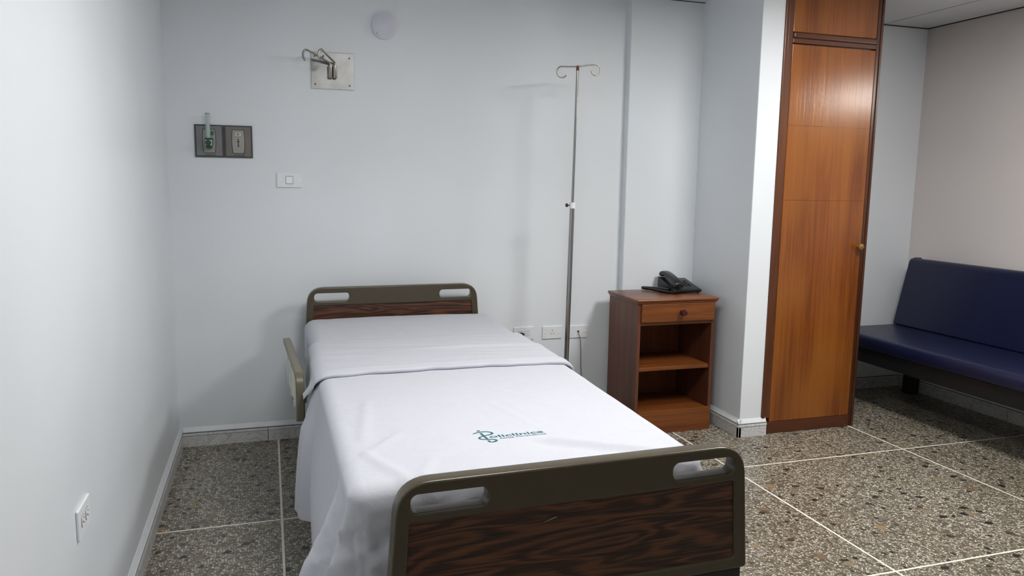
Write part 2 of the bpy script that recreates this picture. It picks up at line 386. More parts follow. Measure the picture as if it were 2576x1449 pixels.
# baseboards: marble tiles with a painted fillet above
def baseboard(name, p0, p1, nrm, breaks, h=.072, t=.016, fillet=True):
    p0 = Vector(p0); p1 = Vector(p1); d = (p1-p0); L = d.length; d.normalize(); n = Vector(nrm)
    def blk(a, b, z0, z1, t0, t1, mb):
        q = [p0+d*a, p0+d*b]
        vs = [q[0]+n*0+Vector((0,0,z0)), q[1]+Vector((0,0,z0)), q[1]+n*t0+Vector((0,0,z0)), q[0]+n*t0+Vector((0,0,z0)),
              q[0]+Vector((0,0,z1)), q[1]+Vector((0,0,z1)), q[1]+n*t1+Vector((0,0,z1)), q[0]+n*t1+Vector((0,0,z1))]
        mb.add(vs, [(0,1,2,3), (4,7,6,5), (0,4,5,1), (1,5,6,2), (2,6,7,3), (3,7,4,0)])
    base = MB(); blk(0, L, 0, h-.008, t-.004, t-.004, base); blk(0, L, h-.008, h, t-.001, t-.001, base); b = struct(base.build(name, 'grout'))
    br = [0]+[x for x in breaks if 0 < x < L]+[L]
    for i in range(len(br)-1):
        mb = MB(); a, e = br[i]+(.0016 if i else 0), br[i+1]-(.0016 if i < len(br)-2 else 0)
        blk(a, e, 0, h*.72, t, t, mb); blk(a, e, h*.72, h*.80, t, t+.003, mb); blk(a, e, h*.80, h-.005, t+.003, t+.001, mb)
        mb.build('baseboard_tile', 'marble', b)
    if fillet:
        mb = MB(); blk(0, L, h, h+.004, t-.001, t-.002, mb); blk(0, L, h+.004, h+.022, t-.003, .0012, mb); mb.build('painted_fillet', 'paintband', b)
    return b
baseboard('baseboard_left', (0, 0, 0), (0, YF, 0), (1, 0, 0), [.44, .90, 1.355, 1.81, 2.27, 2.73, 3.2, 3.7, 4.2, 4.7])
baseboard('baseboard_back', (.016, 0, 0), (X_PIL, 0, 0), (0, -1, 0), [.395, .85, 1.3, 1.76])
baseboard('baseboard_pier_side', (X_COL, Y_PIL, 0), (X_COL, Y_COL-.016, 0), (-1, 0, 0), [.34])
baseboard('baseboard_pier_front', (X_COL-.016, Y_COL, 0), (2.925, Y_COL, 0), (0, -1, 0), [])
baseboard('baseboard_pilaster', (X_PIL, Y_PIL, 0), (X_COL-.016, Y_PIL, 0), (0, -1, 0), [])
baseboard('baseboard_alcove', (X_W1, YB, 0), (XR-.016, YB, 0), (0, -1, 0), [.42], h=.078)
baseboard('baseboard_right', (XR, YB, 0), (XR, YF, 0), (-1, 0, 0), [.395, .815, 1.25, 1.7, 2.15, 2.6, 3.05, 3.5, 4.0, 4.5], h=.078)

# ================================================================== WARDROBE (built in beside the pier)
wd = thing('wardrobe', 'tall varnished wooden built-in wardrobe between the pier and the bench', 'wardrobe', (X_W0, Y_W, 0))
WW = X_W1-X_W0; WH = CEIL-.001
MB().box(.004, WW-.004, .02, .63, .062, WH-.002).build('body', 'trimw', wd)
MB().bbox(0, .022, -.006, .03, .085, WH, .004).build('edge_moulding', 'trimw', wd)
MB().bbox(.022, .052, -.001, .03, .085, WH, .003).build('stile', 'trimw', wd)
MB().bbox(WW-.034, WW-.014, -.001, .03, .0, WH, .003).build('stile', 'trimw', wd)
MB().bbox(WW-.014, WW, -.006, .03, .0, WH, .004).build('edge_moulding', 'trimw', wd)
MB().bbox(.052, WW-.034, -.002, .03, 2.016, 2.040, .003).build('rail', 'trimx', wd)
MB().bbox(.052, WW-.034, -.008, .03, 2.040, 2.068, .007, 3).build('rail_moulding', 'trimx', wd)
dr = MB().bbox(.050, WW-.037, -.004, .016, .066, 2.010, .0025).build('door', 'door', wd)
kb = MB().lathe([(.009, 0), (.0075, .008), (.008, .014), (.016, .020), (.0185, .028), (.016, .036), (.008, .041)], (WW-.063, -.004, .995), 'y', 18).build('knob', 'knobb', dr, 40)
MB().bbox(.052, WW-.036, 0, .018, 2.070, WH, .002).build('upper_panel', 'door', wd)
MB().bbox(.034, WW-.034, -.004, .02, 0, .064, .002).build('plinth', 'trimx', wd)
# hairline joints where the plywood sheets of the door meet
for z in (1.238, 1.614): MB().box(.052, WW-.039, -.0046, -.0036, z-.0007, z+.0007).build('sheet_joint', 'trimw', dr)

# ================================================================== NIGHTSTAND
NX0, NX1, NY0, NZ = 2.237, 2.690, -.430, .722
ns = thing('nightstand', 'brown wooden nightstand with one drawer and two open shelves', 'nightstand', ((NX0+NX1)/2, NY0, 0))
hw = (NX1-NX0)/2; ND = .345
MB().bbox(-hw, -hw+.018, 0, ND, 0, NZ-.022, .0015).build('side_panel', 'nsz', ns)
MB().bbox(hw-.018, hw, 0, ND, 0, NZ-.022, .0015).build('side_panel', 'nsz', ns)
MB().box(-hw+.017, hw-.017, ND-.010, ND-.002, .02, NZ-.022).build('back_panel', 'nsb', ns)
top = MB(); top.bbox(-hw-.014, hw+.014, -.018, ND+.004, NZ-.014, NZ, .006, 3); top.bbox(-hw-.008, hw+.008, -.011, ND, NZ-.024, NZ-.013, .004, 2)
top.build('top', 'ns', ns, 40)
dw = MB().bbox(-hw+.016, hw-.010, -.014, .006, .601, .697, .004, 2).build('drawer', 'ns', ns)
MB().lathe([(.012, 0), (.010, .006), (.009, .012), (.016, .020), (.0175, .027), (.015, .034), (.007, .037)], (.018, -.014, .650), 'y', 18).build('knob', 'knobw', dw, 40)
MB().bbox(-hw+.018, hw-.018, .001, .022, .583, .600, .0015).build('drawer_rail', 'ns', ns)
MB().box(-hw+.019, hw-.019, .02, ND-.012, .590, .597).build('drawer_bottom', 'nsb', ns)
MB().bbox(-hw+.0185, hw-.0185, .006, ND-.012, .338, .360, .004, 2).build('shelf', 'ns', ns)
MB().bbox(-hw+.0185, hw-.0185, .012, ND-.012, .106, .124, .002).build('bottom_shelf', 'ns', ns)
MB().bbox(-hw+.016, hw-.003, -.008, .010, .001, .126, .002).build('plinth', 'ns', ns)

# ================================================================== BENCH in the alcove
bn = thing('bench', 'navy blue upholstered bench with black frame along the right wall', 'bench', (4.1, -1.0, 0))
def cushion(poly, z0, z1, r_, n=5):
    mb = MB(); m = len(poly); rings = []
    c = Vector((sum(p[0] for p in poly)/m, sum(p[1] for p in poly)/m))
    prof = [(0, 0)]+[(r_*(1-math.sin(R(90*k/n))) if 0 else r_*(1-math.sin(R(90*k/n))), r_*(1-math.cos(R(90*k/n)))) for k in range(n+1)]
    lev = [(.012, z0)]+[(.0, z0+.012)]+[(r_*(1-math.cos(R(90*k/n))), z1-r_+r_*math.sin(R(90*k/n))) for k in range(n+1)]
    vs = []
    for ins, z in lev:
        for i in range(m):
            a = Vector(poly[i-1]); b = Vector(poly[i]); d = Vector(poly[(i+1) % m])
            t = ((b-a).normalized()+(d-b).normalized()).normalized(); nn = Vector((-t.y, t.x))
            if nn.dot(c-b) < 0: nn = -nn
            q = b+nn*ins; vs.append((q.x, q.y, z))
    fs = []
    for k in range(len(lev)-1):
        for i in range(m): fs.append((k*m+i, k*m+(i+1) % m, (k+1)*m+(i+1) % m, (k+1)*m+i))
    fs.append(tuple(range(m))); fs.append(tuple((len(lev)-1)*m+i for i in range(m)))
    return mb.add(vs, fs)
seat_poly = rpoly([(-.335, .955, .26), (.235, .955, .01), (.235, -.955, .01), (-.335, -.955, .22)], 10)
cushion(seat_poly, .368, .446, .03).build('seat', 'vinyl', bn, 50)
bk = MB()
for sgn in (1,):
    prof = rpoly([(.140, .448, .01), (.232, .868, .028), (.292, .868, .02), (.215, .448, .01)], 6)
    bk.prism(prof, -.955, .938, 'xz')
bo = bk.build('backrest', 'vinyl', bn, 35)
bv = bo.modifiers.new('bevel', 'BEVEL'); bv.width = .012; bv.segments = 3; bv.limit_method = 'ANGLE'; bv.angle_limit = R(50)
MB().bbox(.255, .300, .905, .933, .60, .872, .006).build('end_cap', 'vinyl', bn)
MB().prism(rpoly([(-.315, .925, .24), (.225, .925, .01), (.225, -.93, .01), (-.315, -.93, .2)], 8), .282, .367, 'xy').build('seat_frame', 'benchf', bn)
for y in (.86, -.80):
    MB().bbox(.215, .285, y-.035, y+.035, 0, .30, .004).build('leg', 'benchf', bn)
for y in (-.80,):
    MB().bbox(-.25, -.18, y-.035, y+.035, 0, .283, .004).build('leg', 'benchf', bn)
for y in (.86, -.80): MB().bbox(.230, .270, y-.02, y+.02, .28, .80, .003).build('back_post', 'benchf', bn)

# ================================================================== HOSPITAL BED
BA = R(1.59)
bed = thing('hospital_bed', 'hospital bed with olive brown frame and walnut laminate end boards', 'bed', (1.066, -1.285, 0), BA)
def end_board(name, y, ztop, mat, flip):
    H = .315; hw0 = .421; fl = .075; th = .021
    hb = hw0+fl*H
    outer = rpoly([(-hb, ztop-H, .012), (-hw0, ztop, .075), (hw0, ztop, .075), (hb, ztop-H, .012)], 8)
    holeL = rrect(-hw0+.028, -hw0+.197, ztop-.068, ztop-.027, .017); holeR = rrect(hw0-.194, hw0-.026, ztop-.068, ztop-.027, .017)
    px, pz1, pz0 = hw0-.026, ztop-.088, ztop-H+.030
    pan = rpoly([(-px-.012, pz0, .006), (-px, pz1, .006), (px, pz1, .006), (px+.012, pz0, .006)], 3)
    me = plate_curve([outer, holeL, holeR, pan], th, .005, 3)
    fr = mkobj(name, me, 'olive', bed, 38); fr.location = (0, y, 0)
    pp = rpoly([(-px-.016, pz0-.004, .004), (-px-.004, pz1+.004, .004), (px+.004, pz1+.004, .004), (px+.016, pz0-.004, .004)], 3)
    MB().prism(pp, -th+.006, th-.006).build('laminate_panel', mat, fr)
    return fr
fb = end_board('footboard', -1.135+.021, .690, 'lam', 1)
hb = end_board('headboard', 1.135+.021, .788, 'lam2', 0)
# scratch on the footboard laminate
MB().prism([(.0, 0), (-.012, -.004), (-.026, -.007), (-.034, -.0072), (-.016, -.0025), (-.002, .0022), (.002, .002)], -.0168, -.0158).build('scratch', 'steel', fb, None, (-.065, 0, .571))
# lower bumper and crank housing below the footboard
MB().bbox(-.435, .435, -1.128, -1.098, .335, .374, .006).build('foot_bumper', 'dark', bed)
MB().bbox(-.12, .20, -1.150, -1.120, .300, .372, .006).build('crank_housing', 'steel', bed)
for s in (-1, 1):
    MB().bbox(s*.37-.02, s*.37+.02, -1.09, 1.13, .400, .450, .005).build('side_beam', 'olive', bed)
    MB().bbox(s*.30-.02, s*.30+.02, 1.120, 1.150, .36, .50, .004).build('board_post', 'dark', bed)
for y in (-1.05, -.35, .35, 1.05): MB().bbox(-.36, .36, y-.02, y+.02, .405, .445, .004).build('cross_beam', 'dark', bed)
MB().bbox(-.42, .42, -1.055, 1.09, .452, .478, .008).build('deck', 'olive', bed)
for sx in (-1, 1):
    for y in (-.82, .82):
        lg = MB().tube([(sx*.34, y, .41), (sx*.34, y, .13)], .02, 12).build('leg', 'dark', bed, 40)
        MB().lathe([(.020, -.016), (.050, -.013), (.055, -.006), (.055, .006), (.050, .013), (.020, .016)], (sx*.34, y, .055), 'x', 20).build('caster_wheel', 'blackm', lg, 40)
        MB().bbox(sx*.34-.028, sx*.34+.028, y-.018, y+.018, .105, .14, .006).build('caster_fork', 'steel', lg)
# lowered side rail on the wall side (bed-local coordinates from world ones)
Minv = (Matrix.Translation((1.066, -1.285, 0)) @ Matrix.Rotation(BA, 4, 'Z')).inverted()
def rail_local(x, y, z): return Minv @ Vector((x, y, z))
ra = Vector((.503, -.50, 0)); rb = Vector((.532, -1.20, 0)); rd = (rb-ra).normalized(); rn = Vector((rd.y, -rd.x, 0))
def rpt(u, o, z):   # u along the rail, o to the side
    p = ra+rd*u+rn*o; return rail_local(p.x, p.y, z)
RL = (rb-ra).length
sr = MB()
def rail_sweep(path, w, h):
    # rectangular bar swept along a path in the rail plane (u, z)
    mb = MB(); vs = []; n = len(path); fs = []
    for i, (u, z) in enumerate(path):
        a = Vector(path[max(i-1, 0)]); b = Vector(path[min(i+1, n-1)]); t = (b-a).normalized(); nn = Vector((-t.y, t.x))
        c = .004
        for o, e in ((-w/2, -h/2+c), (-w/2, h/2-c), (-w/2+c, h/2), (w/2-c, h/2), (w/2, h/2-c), (w/2, -h/2+c), (w/2-c, -h/2), (-w/2+c, -h/2)):
            vs.append(rpt(u+nn.x*e, o, z+nn.y*e))
    for i in range(n-1):
        for k in range(8): fs.append((i*8+k, i*8+(k+1) % 8, (i+1)*8+(k+1) % 8, (i+1)*8+k))
    fs.append(tuple(range(8))); fs.append(tuple((n-1)*8+k for k in range(8)))
    return mb.add(vs, fs)
path = [(0, .607), (RL*.3, .610), (RL-.05, .614)]+[(RL-.05+.04*math.sin(R(a)), .574+.04*math.cos(R(a))) for a in range(10, 91, 10)]+[(RL-.010, .53), (RL-.012, .455)]
rail = rail_sweep(path, .030, .022).build('side_rail', 'olive_l', bed, 35)
inf = MB()
def infill(mb, poly, o0, o1):
    n = len(poly); vs = [rpt(u, o0, z) for u, z in poly]+[rpt(u, o1, z) for u, z in poly]
    mb.add(vs, [tuple(range(n)), tuple(reversed(range(n, 2*n)))]+[(i, i+n, (i+1) % n+n, (i+1) % n) for i in range(n)])
infill(inf, [(.01, .597), (RL-.06, .603), (RL-.022, .57), (RL-.022, .470), (RL*.55, .455), (.06, .445), (.01, .47)], -.004, .004)
inf.build('infill_panel', 'railp', rail)
for u in (.16, .33, .50):
    b_ = MB(); infill(b_, [(u-.006, .597), (u+.006, .597), (u+.006, .452), (u-.006, .452)], -.010, .010); b_.build('infill_rib', 'railp', rail)
for u in (.2, .5): 
    b_ = MB(); infill(b_, [(u-.012, .47), (u+.012, .47), (u+.012, .40), (u-.012, .40)], -.020, -.006); b_.build('rail_bracket', 'dark', rail)

# ---------------- mattress, fitted sheet, top sheet
ZT = .640
def XL(y): return .590
def XRm(y):
    t = max(0, min(1, (-y-.2)/2.1)); return 1.515-.055*t
YH, YE = -.165, -2.325
def fb3(x, y, z=0): return noise.noise(Vector((x, y, z)))
def top_h(x, y):
    xc = (XL(y)+XRm(y))/2; h_ = (XRm(y)-XL(y))/2
    return ZT+.007*(1-((x-xc)/h_)**2)
def wrinkle(x, y):
    h = .0016*fb3(x*5, y*3.5, 1.7)+.0008*fb3(x*14+y*6, y*9, 4.2)
    # pulled creases
    def crease(ax, ay, bx, by, wd_, amp):
        a = Vector((ax, ay)); b = Vector((bx, by)); d = b-a; L = d.length; d /= L; p = Vector((x, y))-a
        u = p.dot(d); v = p.x*d.y-p.y*d.x
        e = 1 if 0 < u < L else math.exp(-((min(abs(u), abs(u-L)))/.05)**2)
        return amp*e*math.exp(-(v/wd_)**2)
    h += crease(1.13, -2.16, 1.36, -2.30, .018, .011)-crease(1.11, -2.185, 1.34, -2.325, .02, .004)
    h += crease(1.072, -1.83, 1.103, -1.965, .011, .0045)-crease(1.085, -1.83, 1.116, -1.965, .012, .003)
    h += crease(.70, -1.72, .66, -1.98, .013, .006)+crease(.735, -2.02, .655, -2.12, .012, .006)+crease(.66, -2.15, .72, -2.30, .014, .007)+crease(.78, -2.24, .74, -2.33, .014, .006)
    h += crease(1.34, -1.50, 1.41, -1.53, .007, .002)+crease(1.05, -1.55, 1.2, -1.75, .012, .0012)
    e = max(0, (-y-2.12)/.2)
    h += e*.004*fb3(x*16, y*12, 9.)
    return h
def skirt_columns(y0, y1, foot=True, head=False, step=.014, r_=.045):
    cols = []; s = 0
    def side(x_of, ys, N, tagname):
        nonlocal s
        for i, y in enumerate(ys):
            cols.append((Vector((x_of(y), y, 0)), Vector(N), s, tagname)); s += step
    def fan(c, a0, a1, tagname, n=16):
        nonlocal s
        for i in range(1, n):
            a = R(a0+(a1-a0)*i/n); cols.append((Vector(c), Vector((math.cos(a), math.sin(a), 0)), s, tagname)); s += .012
    return cols, side, fan
def mantle(name, mat, y0, y1, lift, r_, hang, off, hfun, foot=True, head=False, step=.012, nd=26, wr=0.0):
    ny = max(2, int(abs(y1-y0)/step)); ya = y0-(r_ if head else 0); yb = y1+(r_ if foot else 0)
    ys = [ya+(yb-ya)*j/ny for j in range(ny+1)]; nx = 74
    mb = MB(); verts = []; faces = []; gi = {}
    for j, y in enumerate(ys):
        xa, xb = XL(y)+r_, XRm(y)-r_
        for i in range(nx+1):
            x = xa+(xb-xa)*i/nx; gi[i, j] = len(verts); verts.append((x, y, hfun(x, y)+lift))
    for j in range(ny):
        for i in range(nx): faces.append((gi[i, j], gi[i+1, j], gi[i+1, j+1], gi[i, j+1]))
    # columns: (grid index, base point, normal, side, s)
    cols = []
    for j in range(ny+1): cols.append((gi[0, j], (-1, 0), 'L', ys[j]))
    if foot:
        for k in range(1, 16): a = R(180+90*k/16); cols.append((gi[0, ny], (math.cos(a), math.sin(a)), 'CL', k/16))
        for i in range(nx+1): cols.append((gi[i, ny], (0, -1), 'F', verts[gi[i, ny]][0]))
        for k in range(1, 16): a = R(270+90*k/16); cols.append((gi[nx, ny], (math.cos(a), math.sin(a)), 'CR', k/16))
    else: cols.append(None)
    for j in range(ny, -1, -1): cols.append((gi[nx, j], (1, 0), 'R', ys[j]))
    if head:
        for k in range(1, 16): a = R(90*k/16); cols.append((gi[nx, 0], (math.cos(a), math.sin(a)), 'HR', k/16))
        for i in range(nx, -1, -1): cols.append((gi[i, 0], (0, 1), 'H', verts[gi[i, 0]][0]))
        for k in range(1, 16): a = R(90+90*k/16); cols.append((gi[0, 0], (math.cos(a), math.sin(a)), 'HL', k/16))
    prev = None; first = None
    for c in cols:
        if c is None: prev = None; continue
        g, n_, sd, p = c; B = verts[g]; ids = [g]
        for k in range(1, 7):
            a = R(90*k/6); verts.append((B[0]+n_[0]*(r_+lift)*math.sin(a), B[1]+n_[1]*(r_+lift)*math.sin(a), B[2]-r_*(1-math.cos(a)))); ids.append(len(verts)-1)
        D = hang(sd, p, B)
        for k in range(1, nd+1):
            d = D*k/nd; o = r_+lift+off(sd, p, d, B)
            x, y, z = B[0]+n_[0]*o, B[1]+n_[1]*o, B[2]-r_-d
            if wr:
                q = crumple(sd, p)*min(1, d/.06)*(fb3(x*9+y*3, y*9, z*7)+.8*fb3(x*28, y*28, z*24)+.6*fb3(x*62, y*62, z*52)); x += n_[0]*q; y += n_[1]*q
            verts.append((x, y, z)); ids.append(len(verts)-1)
        if prev:
            for k in range(len(ids)-1):
                q = [prev[k], prev[k+1], ids[k+1], ids[k]]
                q2 = []
                for t in q:
                    if t not in q2: q2.append(t)
                if len(q2) > 2: faces.append(tuple(q2))
        elif first is None: pass
        if first is None: first = ids
        prev = ids
    if head and foot:
        ids = first
        for k in range(len(ids)-1):
            q2 = []
            for t in (prev[k], prev[k+1], ids[k+1], ids[k]):
                if t not in q2: q2.append(t)
            if len(q2) > 2: faces.append(tuple(q2))
    mb.v = verts; mb.f = faces
    return mb
# mattress core
mt = mantle('m', 'mattress', YH-.012, YE+.02, -.006, .05, lambda *a: .105, lambda *a: 0., top_h, True, True, .05, 3)
mo = mt.build('mattress', 'mattress', None, 60)
mo.data.transform(Matrix.Translation((0, 0, 0)))
tag(mo, 'foam mattress lying under the white sheets', 'mattress')
def fit_h(x, y): return top_h(x, y)+.0022*fb3(x*4, y*4, 3)+(.003*fb3(x*20-y*9, y*3, 8)*max(0, min(1, (.80-x)/.15)))
fs_ = mantle('f', 'sheet', YH, YE+.012, .0, .05, lambda sd, p, B: .112, lambda sd, p, d, B: .003*math.sin(p*40)*min(1, d/.05) if sd in 'LR' else 0, fit_h, True, True, .02, 8)
fo = fs_.build('fitted_sheet', 'sheet', None, 60)
tag(fo, 'smooth white fitted sheet on the mattress, bare at the headboard end', 'sheet')
# top sheet
def main_h(x, y): return top_h(x, y)+wrinkle(x, y)
def ga(v, c, s): return math.exp(-((v-c)/s)**2)
def rdg(v, c, w_): return max(0, 1-abs(v-c)/w_)**1.4
def hang(sd, p, B):
    if sd == 'L':
        return .36 if p > -1.375 else .50+.012*math.sin(p*9)
    if sd in ('CL', 'F', 'CR'): return .50
    return .30+.02*math.sin(p*7)
def fall(d): return min(d, .30)+.25*max(0, d-.30)
def off(sd, p, d, B):
    q = d/.45; u = min(1, d/.28); sm = u*u*(3-2*u)
    if sd == 'L':
        if p > -1.375: return .010*sm
        o = .042*sm-.010*max(0, q-.8)
        o += .004*q*math.sin(p*23)+.006*q*math.sin(p*11+2)
        o += .30*fall(d)*rdg(p, -2.185, .085)-.03*fall(d)*ga(p, -2.262, .02)
        return o
    if sd == 'CL':
        return .042*sm*(1-p)+.24*fall(d)*rdg(p, .25, .38)
    if sd == 'F': return .004+.004*q*math.sin(p*45)+.004*q*math.sin(p*19+1)
    if sd == 'CR': return .004+.04*q*p
    return .04*q+.012*q*math.sin(p*17)+.006*q*math.sin(p*41)
def crumple(sd, p):
    if sd == 'L': return .0016+.007*max(0, min(1, (-p-2.12)/.1))
    if sd in ('CL', 'F', 'CR'): return .0095
    return .002
tsm = mantle('t', 'sheet', -1.22, YE, .005, .036, hang, off, main_h, True, False, .011, 40, wr=.0022)
ts = tsm.build('top_sheet', 'sheet', None, 70)
tag(ts, 'white top sheet with teal clinic print, draped over the mattress and folded back', 'bedsheet')
# folded-back cuff with a rolled lower edge
CY0, CY1 = -.765, -1.355
def cuff_edge(x): return -.03*math.sin(max(0, min(1, (x-.6)/.9))*math.pi)
def cuff():
    mb = MB(); r_ = .040; nx = 90; verts = []; faces = []; rows = []
    ny = 60
    def section(y, lift, bl, v):
        # one cross-section from the left hem over the top to the right hem
        pts = []
        xa, xb = XL(y)+r_, XRm(y)-r_
        def zt(x): return top_h(x, y)+lift+wrinkle(x, y)*.5+.004*math.sin(math.pi*min(1,v*1.3))*fb3(x*2.2, y*16+x*1.5, 5)+.0022*fb3(x*4, y*34+x*4, 11)+.006*ga(v, .45, .05)*ga(x, 1.2, .35)+.004*ga(v, .93, .05)
        def sst(t): t = max(0, min(1, t)); return t*t*(3-2*t)
        dl = .12-.064*sst((v-.7)/.3); fl = .012+.020*sst((v-.45)/.45); ysh = 1.25*sst((v-.55)/.45)   # the cuff slants back as it hangs on the left
        nL = 12
        for k in range(nL, 0, -1):
            d = dl*k/nL; pts.append((XL(y)-lift-fl*d/dl, y+bl(0)+ysh*(d+.018), zt(xa)-r_-d))
        for k in range(6, 0, -1):
            a = R(90*k/6); pts.append((xa-(r_+lift)*math.sin(a), y+bl(0)+ysh*.018*max(0, (k-2)/4)**1.5, zt(xa)-r_*(1-math.cos(a))))
        for i in range(nx+1):
            x = xa+(xb-xa)*i/nx; pts.append((x, y+bl(x), zt(x)))
        for k in range(1, 7):
            a = R(90*k/6); pts.append((xb+(r_+lift)*math.sin(a), y+bl(9), zt(xb)-r_*(1-math.cos(a))))
        for k in range(1, 9):
            d = .16*k/8; pts.append((XRm(y)+lift+.02*d/.16, y+bl(9), zt(xb)-r_-d))
        return pts
    for j in range(ny+1):
        v = j/ny if j else .002; y = CY0+(CY1-CY0)*(v if j else -.004)
        st = max(0, min(1, (v-.43)/.035)); lift = .0110+.0045*st*st*(3-2*st)+.004*v
        if j == 0: lift = .004
        up_ = max(0, 1-v/.08)
        bl = lambda x, v=v: (cuff_edge(x)*(1-v) if x not in (0, 9) else 0)-.006*v*(math.sin(x*31)*.5+math.sin(x*57)*.3)
        rows.append(section(y, lift, bl, v))
    # roll: turn the lower edge down and back under
    last = rows[-1]; rr = .0075
    for k in range(1, 7):
        a = R(30*k); rows.append([(x, y-rr*math.sin(a), z-rr*(1-math.cos(a))) for x, y, z in last])
    m = len(rows[0])
    for r__ in rows: verts += r__
    for j in range(len(rows)-1):
        for i in range(m-1): faces.append((j*m+i, j*m+i+1, (j+1)*m+i+1, (j+1)*m+i))
    mb.v = verts; mb.f = faces; return mb
cu = cuff().build('folded_cuff', 'sheet', ts, 70)
# rear corner of the sheet hanging loose behind the cuff
def flap():
    mb = MB(); nu, nv = 22, 34; vs = []; fs = []
    zs = [(.64, .590), (.60, .572), (.560, .563), (.52, .553), (.487, .543), (.45, .528), (.389, .518), (.29, .509), (.176, .501), (.16, .500)]
    def xo(z):
        for (z1, x1), (z2, x2) in zip(zs, zs[1:]):
            if z >= z2: t = max(0, min(1, (z1-z)/(z1-z2))); return x1+(x2-x1)*t
        return zs[-1][1]
    for j in range(nv+1):
        for i in range(nu+1):
            u = i/nu; v = j/nv; hem = .172-.012*math.sin(u*3)+.02*(u > .9)*(u-.9)*10
            zt_ = .525+.105*min(1, u/.6); z = zt_+(hem-zt_)*v; y = -1.215-.22*u
            tuck = .012*max(0, (.25-u)/.25)**2+(.050*v+.030)*max(0, (u-.30)/.70)**1.6
            fold = .010*v*math.exp(-((u-.55-.1*v)/.10)**2)-.006*v*math.exp(-((u-.38)/.08)**2)
            vs.append((xo(z)+tuck-fold+.0015*fb3(u*8, v*14, 3), y, z))
    for j in range(nv):
        for i in range(nu): k = j*(nu+1)+i; fs.append((k, k+1, k+nu+2, k+nu+1))
    return mb.add(vs, fs)
flap().build('hanging_corner', 'sheet', ts, 70)
# printed clinic logo, lying on the cloth
lm_v = []; 
LDX, LDY = -.0063, -.019
def on_cloth(me, ox, oy, ang, eps=.0004):
    ox += LDX; oy += LDY
    ca, sa = math.cos(ang), math.sin(ang)
    for v in me.vertices:
        x = ox+v.co.x*ca-v.co.y*sa; y = oy+v.co.x*sa+v.co.y*ca
        v.co = (x, y, main_h(x, y)+.005+eps)
    return me
LA = R(3.0)
def fit_width(me, w_, h_=None):
    xs = [v.co.x for v in me.vertices]; s_ = w_/(max(xs)-min(xs)); x0 = min(xs)
    ysv = [v.co.y for v in me.vertices]; sy = s_ if h_ is None else h_/max(ysv)
    for v in me.vertices: v.co = ((v.co.x-x0)*s_, v.co.y*sy, 0)
    return me
mkobj('printed_name', on_cloth(fit_width(text_mesh('oliclínica', .04, 1, .0006), .151, .0185), .9765, -2.0778, LA), 'print', ts)
mkobj('printed_subtitle', on_cloth(fit_width(text_mesh('Altos Mirandinos', .02, 1, 0.), .130, .0105), .9985, -2.0915, LA), 'print', ts)
def stroke(pts, wds):
    # smooth closed-form ribbon through control points (Catmull-Rom)
    P = [Vector(p) for p in pts]; out = []; ww = []
    for i in range(len(P)-1):
        p0 = P[max(i-1, 0)]; p1 = P[i]; p2 = P[i+1]; p3 = P[min(i+2, len(P)-1)]
        for k in range(10):
            t = k/10; out.append(.5*((2*p1)+(p2-p0)*t+(2*p0-5*p1+4*p2-p3)*t*t+(3*p1-p0-3*p2+p3)*t**3)); ww.append(wds[i]*(1-t)+wds[i+1]*t)
    out.append(P[-1]); ww.append(wds[-1])
    mb = MB(); vs = []
    for i, p in enumerate(out):
        d = (out[min(i+1, len(out)-1)]-out[max(i-1, 0)]).normalized(); n = Vector((-d.y, d.x))
        vs += [(p+n*ww[i]/2).to_3d(), (p-n*ww[i]/2).to_3d()]
    return mb.add(vs, [(2*i, 2*i+1, 2*i+3, 2*i+2) for i in range(len(out)-1)])
em = MB()
em_parts = [stroke([(.941, -2.0365), (.952, -2.030), (.966, -2.0255), (.980, -2.0255), (.990, -2.033), (.9925, -2.042), (.986, -2.050), (.974, -2.0545), (.962, -2.0595), (.952, -2.066), (.949, -2.074), (.953, -2.081), (.963, -2.0855), (.976, -2.0875), (.985, -2.092), (.9875, -2.099), (.982, -2.1055), (.972, -2.109)],
                [.003, .0052, .006, .006, .0062, .0066, .006, .005, .0046, .005, .006, .0056, .005, .0052, .006, .0066, .0064, .0058]),
         stroke([(.9625, -2.035), (.9645, -2.055), (.9665, -2.073), (.9685, -2.0885)], [.0062, .0064, .0062, .0058]),
         stroke([(.9665, -2.0945), (.9675, -2.1015), (.9695, -2.109)], [.0066, .0066, .0062])]
for k_, q in enumerate(em_parts):
    q.v = [(x, y, k_*.00008) for x, y, z in q.v]; em.add(q.v, q.f)
dotp = [(.9615+.0052*math.cos(R(a)), -2.0155+.0042*math.sin(R(a)), 0) for a in range(0, 360, 20)]
em.add(dotp, [tuple(range(len(dotp)))])
eme = bpy.data.meshes.new('printed_emblem'); eme.from_pydata(em.v, [], em.f)
for v in eme.vertices:
    v.co.x += LDX; v.co.y += LDY; v.co.z = main_h(v.co.x, v.co.y)+.0054+v.co.z
mkobj('printed_emblem', eme, 'print', ts)

